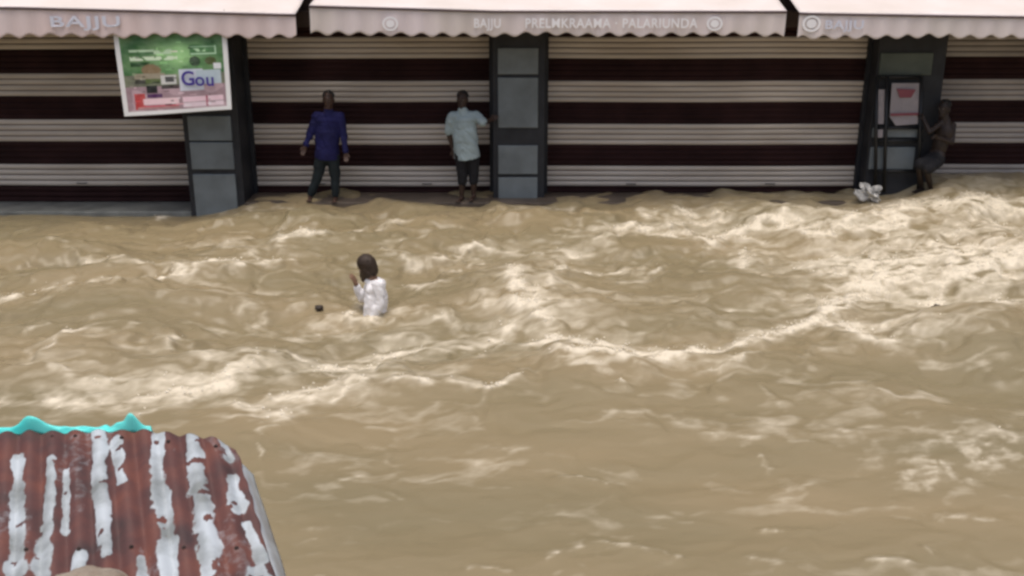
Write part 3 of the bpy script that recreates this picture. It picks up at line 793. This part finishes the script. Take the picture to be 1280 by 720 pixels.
p2 = person('man in a loose pale aqua shirt leaning one hand on the middle pillar', pj(dict(
    head=(578, 125), neck=(578, 136), sl=(594, 145), sr=(565, 146), el=(605, 153), er=(561, 167), hl=(612, 150), hr=(566, 186),
    hip=(583, 190), pl=(591, 194), pr=(577, 194), kl=(592, 219), kr=(578, 220), al=(592, 243), ar=(577, 245)), Yp, dict(el=-.10, hl=-.02, er=.03, hr=.02)),
    (-.25, -1, 0), skin2, teal, 'half', blk, 'knee', hairm, 1.08, P(585, 249, Yp), shirt_low=.10)
# emblem on the blue top
p3 = person('shirtless man in dark shorts crouching and clinging beside the right pillar', pj(dict(
    head=(1180, 136), neck=(1183, 149), sl=(1176, 154), sr=(1191, 157), el=(1162, 165), er=(1190, 178), hl=(1155, 150), hr=(1172, 172),
    hip=(1170, 196), pl=(1164, 200), pr=(1173, 201), kl=(1148, 206), kr=(1158, 212), al=(1152, 234), ar=(1164, 238)), Yp, dict(kl=-.22, kr=-.25, hl=0, hr=-.2, er=-.1, el=-.1)),
    (-.8, -.6, 0), skin3, None, 'none', blk, 'short', hairm, .92, P(1160, 240, Yp), curl=(1.2, .8))
# wading figure seen from behind
Ys = 10.62
wshirt = new_mat('wet_white_cloth', (.86, .85, .87), .6, .1, 5, bump=.2)
skin4 = skin_mat('wet_brown_skin', (.22, .125, .08))
brownhair = new_mat('wet_brown_hair', (.040, .024, .015), .6, .4, 30, bump=.6)
p4 = person('person in a white shirt waist-deep in the rushing brown water', pj(dict(
    head=(459, 329), neck=(464, 342), sl=(466, 350), sr=(473, 349), el=(452, 368), er=(475, 376), hl=(446, 353), hr=(464, 396),
    hip=(469, 396), pl=(466, 404), pr=(472, 404), kl=(462, 450), kr=(474, 448), al=(464, 500), ar=(476, 500)), Ys, dict(sl=.12, sr=-.12, el=.20, hl=.16, er=-.15, hr=-.14, pl=.07, pr=-.07, kl=.08, kr=-.08, al=.08, ar=-.08)),
    (-.96, .28, 0), skin4, wshirt, 'long', blk, 'long', brownhair, .88, P(467, 392, Ys), head_up=(-.35, 0, 1), head_front=(-.85, .3, -.45), shirt_low=.06, hair_long=True,
    locks=[(P(459, 331, Ys - .03), P(455, 344, Ys - .01), .065, .035), (P(455, 330, Ys + .03), P(452, 340, Ys + .03), .04, .025)])

p4.location.z -= .045
# ------------------------------------------------------------------ debris
def lump(name, label, cat, c, r, mat, seed, sub=3, amp=.35):
    bm = bmesh.new(); bmesh.ops.create_icosphere(bm, subdivisions=sub, radius=1)
    A = np.array([v.co for v in bm.verts]); d = 1 + amp * fbm(A[:, 0] * 1.7 + A[:, 2] * 1.1, A[:, 1] * 1.7 - A[:, 2] * .9, 3, seed)
    for v, k in zip(bm.verts, d): v.co = Vector((v.co.x * r[0] * k, v.co.y * r[1] * k, v.co.z * r[2] * k))
    me = bpy.data.meshes.new(name); bm.to_mesh(me); bm.free(); me.materials.append(mat)
    me.polygons.foreach_set('use_smooth', [True] * len(me.polygons))
    o = bpy.data.objects.new(name, me); COL.objects.link(o); o.location = c
    o['kind'] = 'thing'
    return tag(o, label, cat)
drift = new_mat('dark_driftwood', (.035, .025, .018), .6)
def water_z(x, y):
    i = np.argmin((X - x) ** 2 + (Yg - y) ** 2); return h[i]
for (px, py, rr, lb) in ((399, 386, (.045, .04, .03), 'small dark clump of debris floating left of the wading person'), (1171, 387, (.07, .04, .045), 'small dark clump of debris in the foam at the right')):
    q = PZ(px, py, .05); z = water_z(q.x, q.y)
    q = PZ(px, py, z); lump('floating_debris', lb, 'debris', (q.x, q.y, z + .012), rr, drift, 3 + px)
bagm = new_mat('white_plastic_bag', (.62, .61, .58), .3, .3, 14, base2=(.2, .2, .2))
q = P(1086, 241, 15.1)
lump('plastic_bag', 'crumpled white bag caught in the water at the foot of the right pillar', 'bag', q, (.14, .08, .10), bagm, 9, 5, .9)

# ------------------------------------------------------------------ near shed roof
def shed():
    far_c = PZ(200, 541, 0)
    r0 = ray(150, 541); O = Vector((0, 0, CAM_Z)) + r0 * (3.1 / r0.y)          # point on the far edge
    vdir = ray(64, -450).normalized()                                          # direction the ridges run (rising, away)
    udir = Vector((1, 0, 0)); udir = (udir - vdir * udir.dot(vdir)).normalized(); nrm = udir.cross(vdir).normalized()
    if nrm.z < 0: nrm = -nrm
    def uv(px, py):
        r = ray(px, py); t = (O - Vector((0, 0, CAM_Z))).dot(nrm) / r.dot(nrm)
        d = Vector((0, 0, CAM_Z)) + r * t - O
        return d.dot(udir), d.dot(vdir)
    top = [uv(x, y) for x, y in ((-60, 543), (20, 543), (120, 541), (188, 541), (215, 544), (245, 547), (285, 555), (296, 562))]
    re0, re1 = uv(296, 563), uv(345, 720)
    k = (re1[0] - re0[0]) / (re1[1] - re0[1])
    vmin = re1[1] - 1.3
    tx = np.array([t[0] for t in top]); tv = np.array([t[1] for t in top])
    pitch = uv(154, 560)[0] - uv(125, 560)[0]
    crest_u = uv(125, 560)[0]
    n, m = 420, 260
    S, T = np.meshgrid(np.linspace(0, 1, n), np.linspace(0, 1, m)); S = S.ravel(); T = T.ravel()
    ul = tx[0] - .9
    # right edge u at given v
    utop = ul + (re0[0] - ul) * S
    vt = np.interp(utop, tx, tv) + 0.006 * perlin(utop * 30, utop * 0, 3)
    v = vmin + (vt - vmin) * T
    uright = re0[0] + k * (v - re0[1]) + .012 * perlin(v * 14, v * 0, 6)
    u = ul + (uright - ul) * S
    ph = (u - crest_u) / pitch
    w = 0.5 + 0.5 * np.cos(2 * np.pi * ph)
    hh = 0.016 * w ** 0.8 + .004 * fbm(u * 4, v * 4, 3, 2) - .015 * sstep(.96, 1.0, S)
    base_ = np.array(O); Pw = base_ + u[:, None] * np.array(udir) + v[:, None] * np.array(vdir) + hh[:, None] * np.array(nrm)
    # flaking paint: strips of it survive along some of the crests, each given as (u, v) runs on the sheet
    runs = [((24, 575), (22, 720), 10, 12), ((66, 580), (60, 672), 8, 9), ((84, 590), (82, 665), 5, 8), ((57, 660), (54, 720), 9, 14), ((124, 535), (127, 640), 10, 12), ((127, 640), (134, 695), 12, 7), ((146, 552), (152, 606), 8, 9),
            ((198, 535), (197, 600), 9, 13), ((197, 600), (212, 680), 12, 14), ((210, 680), (216, 760), 14, 12), ((240, 535), (248, 620), 10, 15), ((248, 620), (262, 690), 15, 16), ((262, 690), (266, 760), 13, 12),
            ((276, 550), (287, 572), 6, 8), ((290, 598), (298, 632), 11, 14), ((308, 655), (326, 700), 7, 12), ((322, 715), (335, 745), 14, 16), ((176, 700), (182, 745), 7, 12), ((100, 700), (96, 760), 9, 10)]
    pale = np.zeros_like(u)
    wob = fbm(u * 12, v * 7, 3, 41); wb2 = fbm(u * 45, v * 30, 3, 43)
    for a_, b_, wa, wb in runs:
        ua, va = uv(*a_); ub, vb = uv(*b_)
        t_ = np.clip(((u - ua) * (ub - ua) + (v - va) * (vb - va)) / ((ub - ua) ** 2 + (vb - va) ** 2), 0, 1)
        d_ = np.hypot(u - ua - t_ * (ub - ua), (v - va - t_ * (vb - va)) * .8)
        wd_ = (wa + (wb - wa) * t_) * .0021
        pale = np.maximum(pale, 1 - sstep(.70, 1.12, d_ / wd_ - wob * .42 - wb2 * .22))
    holes = sstep(.54, .62, fbm(u * 24, v * 20, 2, 9)); pale = pale * (1 - holes)
    pale = np.maximum(pale, .30 * sstep(.05, .45, fbm(u * 7 + 2, v * 3, 4, 57)))
    m1 = bpy.data.materials.new('rusty_painted_sheet'); m1.use_nodes = True
    nt = m1.node_tree; N = nt.nodes; L = nt.links; b = N['Principled BSDF']
    at = N.new('ShaderNodeAttribute'); at.attribute_name = 'paint'
    tc = N.new('ShaderNodeTexCoord'); n1 = N.new('ShaderNodeTexNoise'); n1.inputs['Scale'].default_value = 9; n1.inputs['Detail'].default_value = 8; L.new(tc.outputs['Object'], n1.inputs['Vector'])
    cr = N.new('ShaderNodeValToRGB'); e = cr.color_ramp.elements
    e[0].position = .3; e[0].color = (.055, .030, .028, 1); e[1].position = .7; e[1].color = (.150, .052, .036, 1)
    x_ = cr.color_ramp.elements.new(.5); x_.color = (.098, .038, .032, 1)
    L.new(n1.outputs[0], cr.inputs[0])
    c2 = N.new('ShaderNodeValToRGB'); e = c2.color_ramp.elements; e[0].position = .35; e[0].color = (.20, .22, .22, 1); e[1].position = .6; e[1].color = (.46, .51, .55, 1)
    n4 = N.new('ShaderNodeTexNoise'); n4.inputs['Scale'].default_value = 8; n4.inputs['Detail'].default_value = 6; L.new(tc.outputs['Object'], n4.inputs['Vector']); L.new(n4.outputs[0], c2.inputs[0])
    n2 = N.new('ShaderNodeTexNoise'); n2.inputs['Scale'].default_value = 45; n2.inputs['Detail'].default_value = 6; L.new(tc.outputs['Object'], n2.inputs['Vector'])
    a = N.new('ShaderNodeMath'); a.operation = 'MULTIPLY_ADD'; a.inputs[1].default_value = .5; L.new(n2.outputs[0], a.inputs[0]); L.new(at.outputs['Fac'], a.inputs[2])
    r = N.new('ShaderNodeMapRange'); r.inputs[1].default_value = .52; r.inputs[2].default_value = 1.0; L.new(a.outputs[0], r.inputs[0])
    mx = N.new('ShaderNodeMix'); mx.data_type = 'RGBA'; L.new(r.outputs[0], mx.inputs[0]); L.new(cr.outputs[0], mx.inputs[6]); L.new(c2.outputs[0], mx.inputs[7]); L.new(mx.outputs[2], b.inputs['Base Color'])
    b.inputs['Roughness'].default_value = .6
    bp = N.new('ShaderNodeBump'); bp.inputs['Strength'].default_value = .4; bp.inputs['Distance'].default_value = .004; L.new(a.outputs[0], bp.inputs['Height']); L.new(bp.outputs[0], b.inputs['Normal'])
    t = thing('shed', 'low shed with a rusty corrugated sheet roof of peeling pale paint, beside the flooded street', 'shed', (-1.7, 2.2, 0))
    grid_mesh('corrugated_roof', Pw, n, m, m1, t, attrs={'paint': pale}, solid=.003)
    for px_, py_ in ((64, 552), (95, 551), (155, 552), (218, 556), (268, 564), (45, 690), (108, 690), (170, 688), (232, 690), (300, 690)):
        a_, b_ = uv(px_, py_)
        a_ = crest_u + round((a_ - crest_u) / pitch) * pitch
        c_ = O + udir * a_ + vdir * b_ + nrm * .017
        mb = MB(); mb.tube([c_, c_ + nrm * .003], .0065, 12); mb.tube([c_ + nrm * .002, c_ + nrm * .007], .0035, 8); mb.build('roof_screw', M['wall'], t)
    # turned-down sheet along the right edge
    m2 = new_mat('galvanised_edge', (.50, .55, .58), .45, .3, 9, base2=(.30, .30, .30), metal=.2)
    mm_ = 120; rows = 7
    vv = np.linspace(vmin, re0[1] - .05, mm_)
    V = np.zeros((mm_, rows, 3))
    ue = re0[0] + k * (vv - re0[1])
    for r_ in range(rows):
        f = r_ / (rows - 1)
        off = -.008 + .040 * f * (1 + .1 * perlin(vv * 6, vv * 0, 3)); dn = -.020 - .05 * f * f + .006 * np.sin(f * 6)
        V[:, r_, :] = base_ + (ue + off)[:, None] * np.array(udir) + vv[:, None] * np.array(vdir) + (dn + .0 * vv)[:, None] * np.array(nrm)
    grid_mesh('edge_sheet', V.reshape(-1, 3), rows, mm_, m2, t, solid=.003)
    # walls and posts down into the flood
    wallm = new_mat('weathered_board', (.16, .12, .09), .8, .4, 6)
    q0 = O + udir * (re0[0] - .12) + vdir * (re0[1] - .14); q1 = O + udir * (re1[0] - .12) + vdir * (re1[1] - .9)
    ql = O + udir * (ul + .1) + vdir * (tv[0] - .14); q2 = O + udir * (ul + .1) + vdir * (vmin + .2)
    mb = MB()
    for A_, B_ in ((q0, q1), (ql, q0)):
        d = (B_ - A_); d.z = 0; nn = Vector((-d.y, d.x, 0)).normalized() * .02
        vs = [A_ - nn - Vector((0, 0, .06)), B_ - nn - Vector((0, 0, .06)), B_ + nn - Vector((0, 0, .06)), A_ + nn - Vector((0, 0, .06))]
        vs += [Vector((p.x, p.y, -1.4)) for p in vs]
        mb.add(vs, [(0, 1, 2, 3), (7, 6, 5, 4), (0, 4, 5, 1), (1, 5, 6, 2), (2, 6, 7, 3), (3, 7, 4, 0)])
    mb.build('wall', wallm, t)
    for q_ in (q0, q1, ql, q2):
        mb = MB(); mb.tube([(q_.x, q_.y, -1.4), (q_.x, q_.y, q_.z - .04)], .035, 10); mb.build('post', wallm, t, smooth=True)
    # turquoise tarpaulin bunched behind the top edge
    tm = new_mat('turquoise_tarpaulin', (.06, .72, .70), .4, .2, 6, base2=(.16, .78, .74))
    u0, u1 = uv(-50, 543)[0], uv(190, 541)[0]
    nn_, rr_ = 160, 24
    us = np.linspace(u0, u1, nn_); V = np.zeros((rr_, nn_, 3)); pxs = np.interp(us, [u0, u1], [-50, 190])
    peak = .048 * np.exp(-((pxs - 43) / 17) ** 2) + .056 * np.exp(-((pxs - 168) / 9) ** 2) + .014 * np.exp(-((pxs - 150) / 9) ** 2) + .014 - .012 * np.exp(-((pxs - 132) / 12) ** 2) + .02 * np.exp(-((pxs + 25) / 15) ** 2)
    for r_ in range(rr_):
        f = r_ / (rr_ - 1); prof = math.sin(math.pi * min(1, f * 1.4)) if f < .36 else (1 - (f - .36) / .64 * 3.5)
        for j in range(nn_):
            vv_ = np.interp(us[j], tx, tv) + .004 + .05 * f
            hgt = peak[j] * prof + .006 * perlin(np.array([us[j] * 30]), np.array([f * 6]), 3)[0] - .004
            V[r_, j] = base_ + us[j] * np.array(udir) + vv_ * np.array(vdir) + (hgt) * np.array(nrm)
    o = grid_mesh('tarpaulin', V.reshape(-1, 3), nn_, rr_, tm, None, solid=.003)
    tag(o, 'bright turquoise tarpaulin bunched along the top edge of the rusty roof', 'tarpaulin')
    # stone weighing the sheet down
    us_, vs_ = uv(112, 735)
    c = O + udir * us_ + vdir * vs_ + nrm * .015
    st = new_mat('beige_stone', (.30, .26, .21), .8, .4, 18, base2=(.20, .15, .11), bump=.5)
    lump('stone', 'beige stone lying on the rusty shed roof', 'stone', c, (.105, .06, .036), st, 21, 5, .18)
shed()
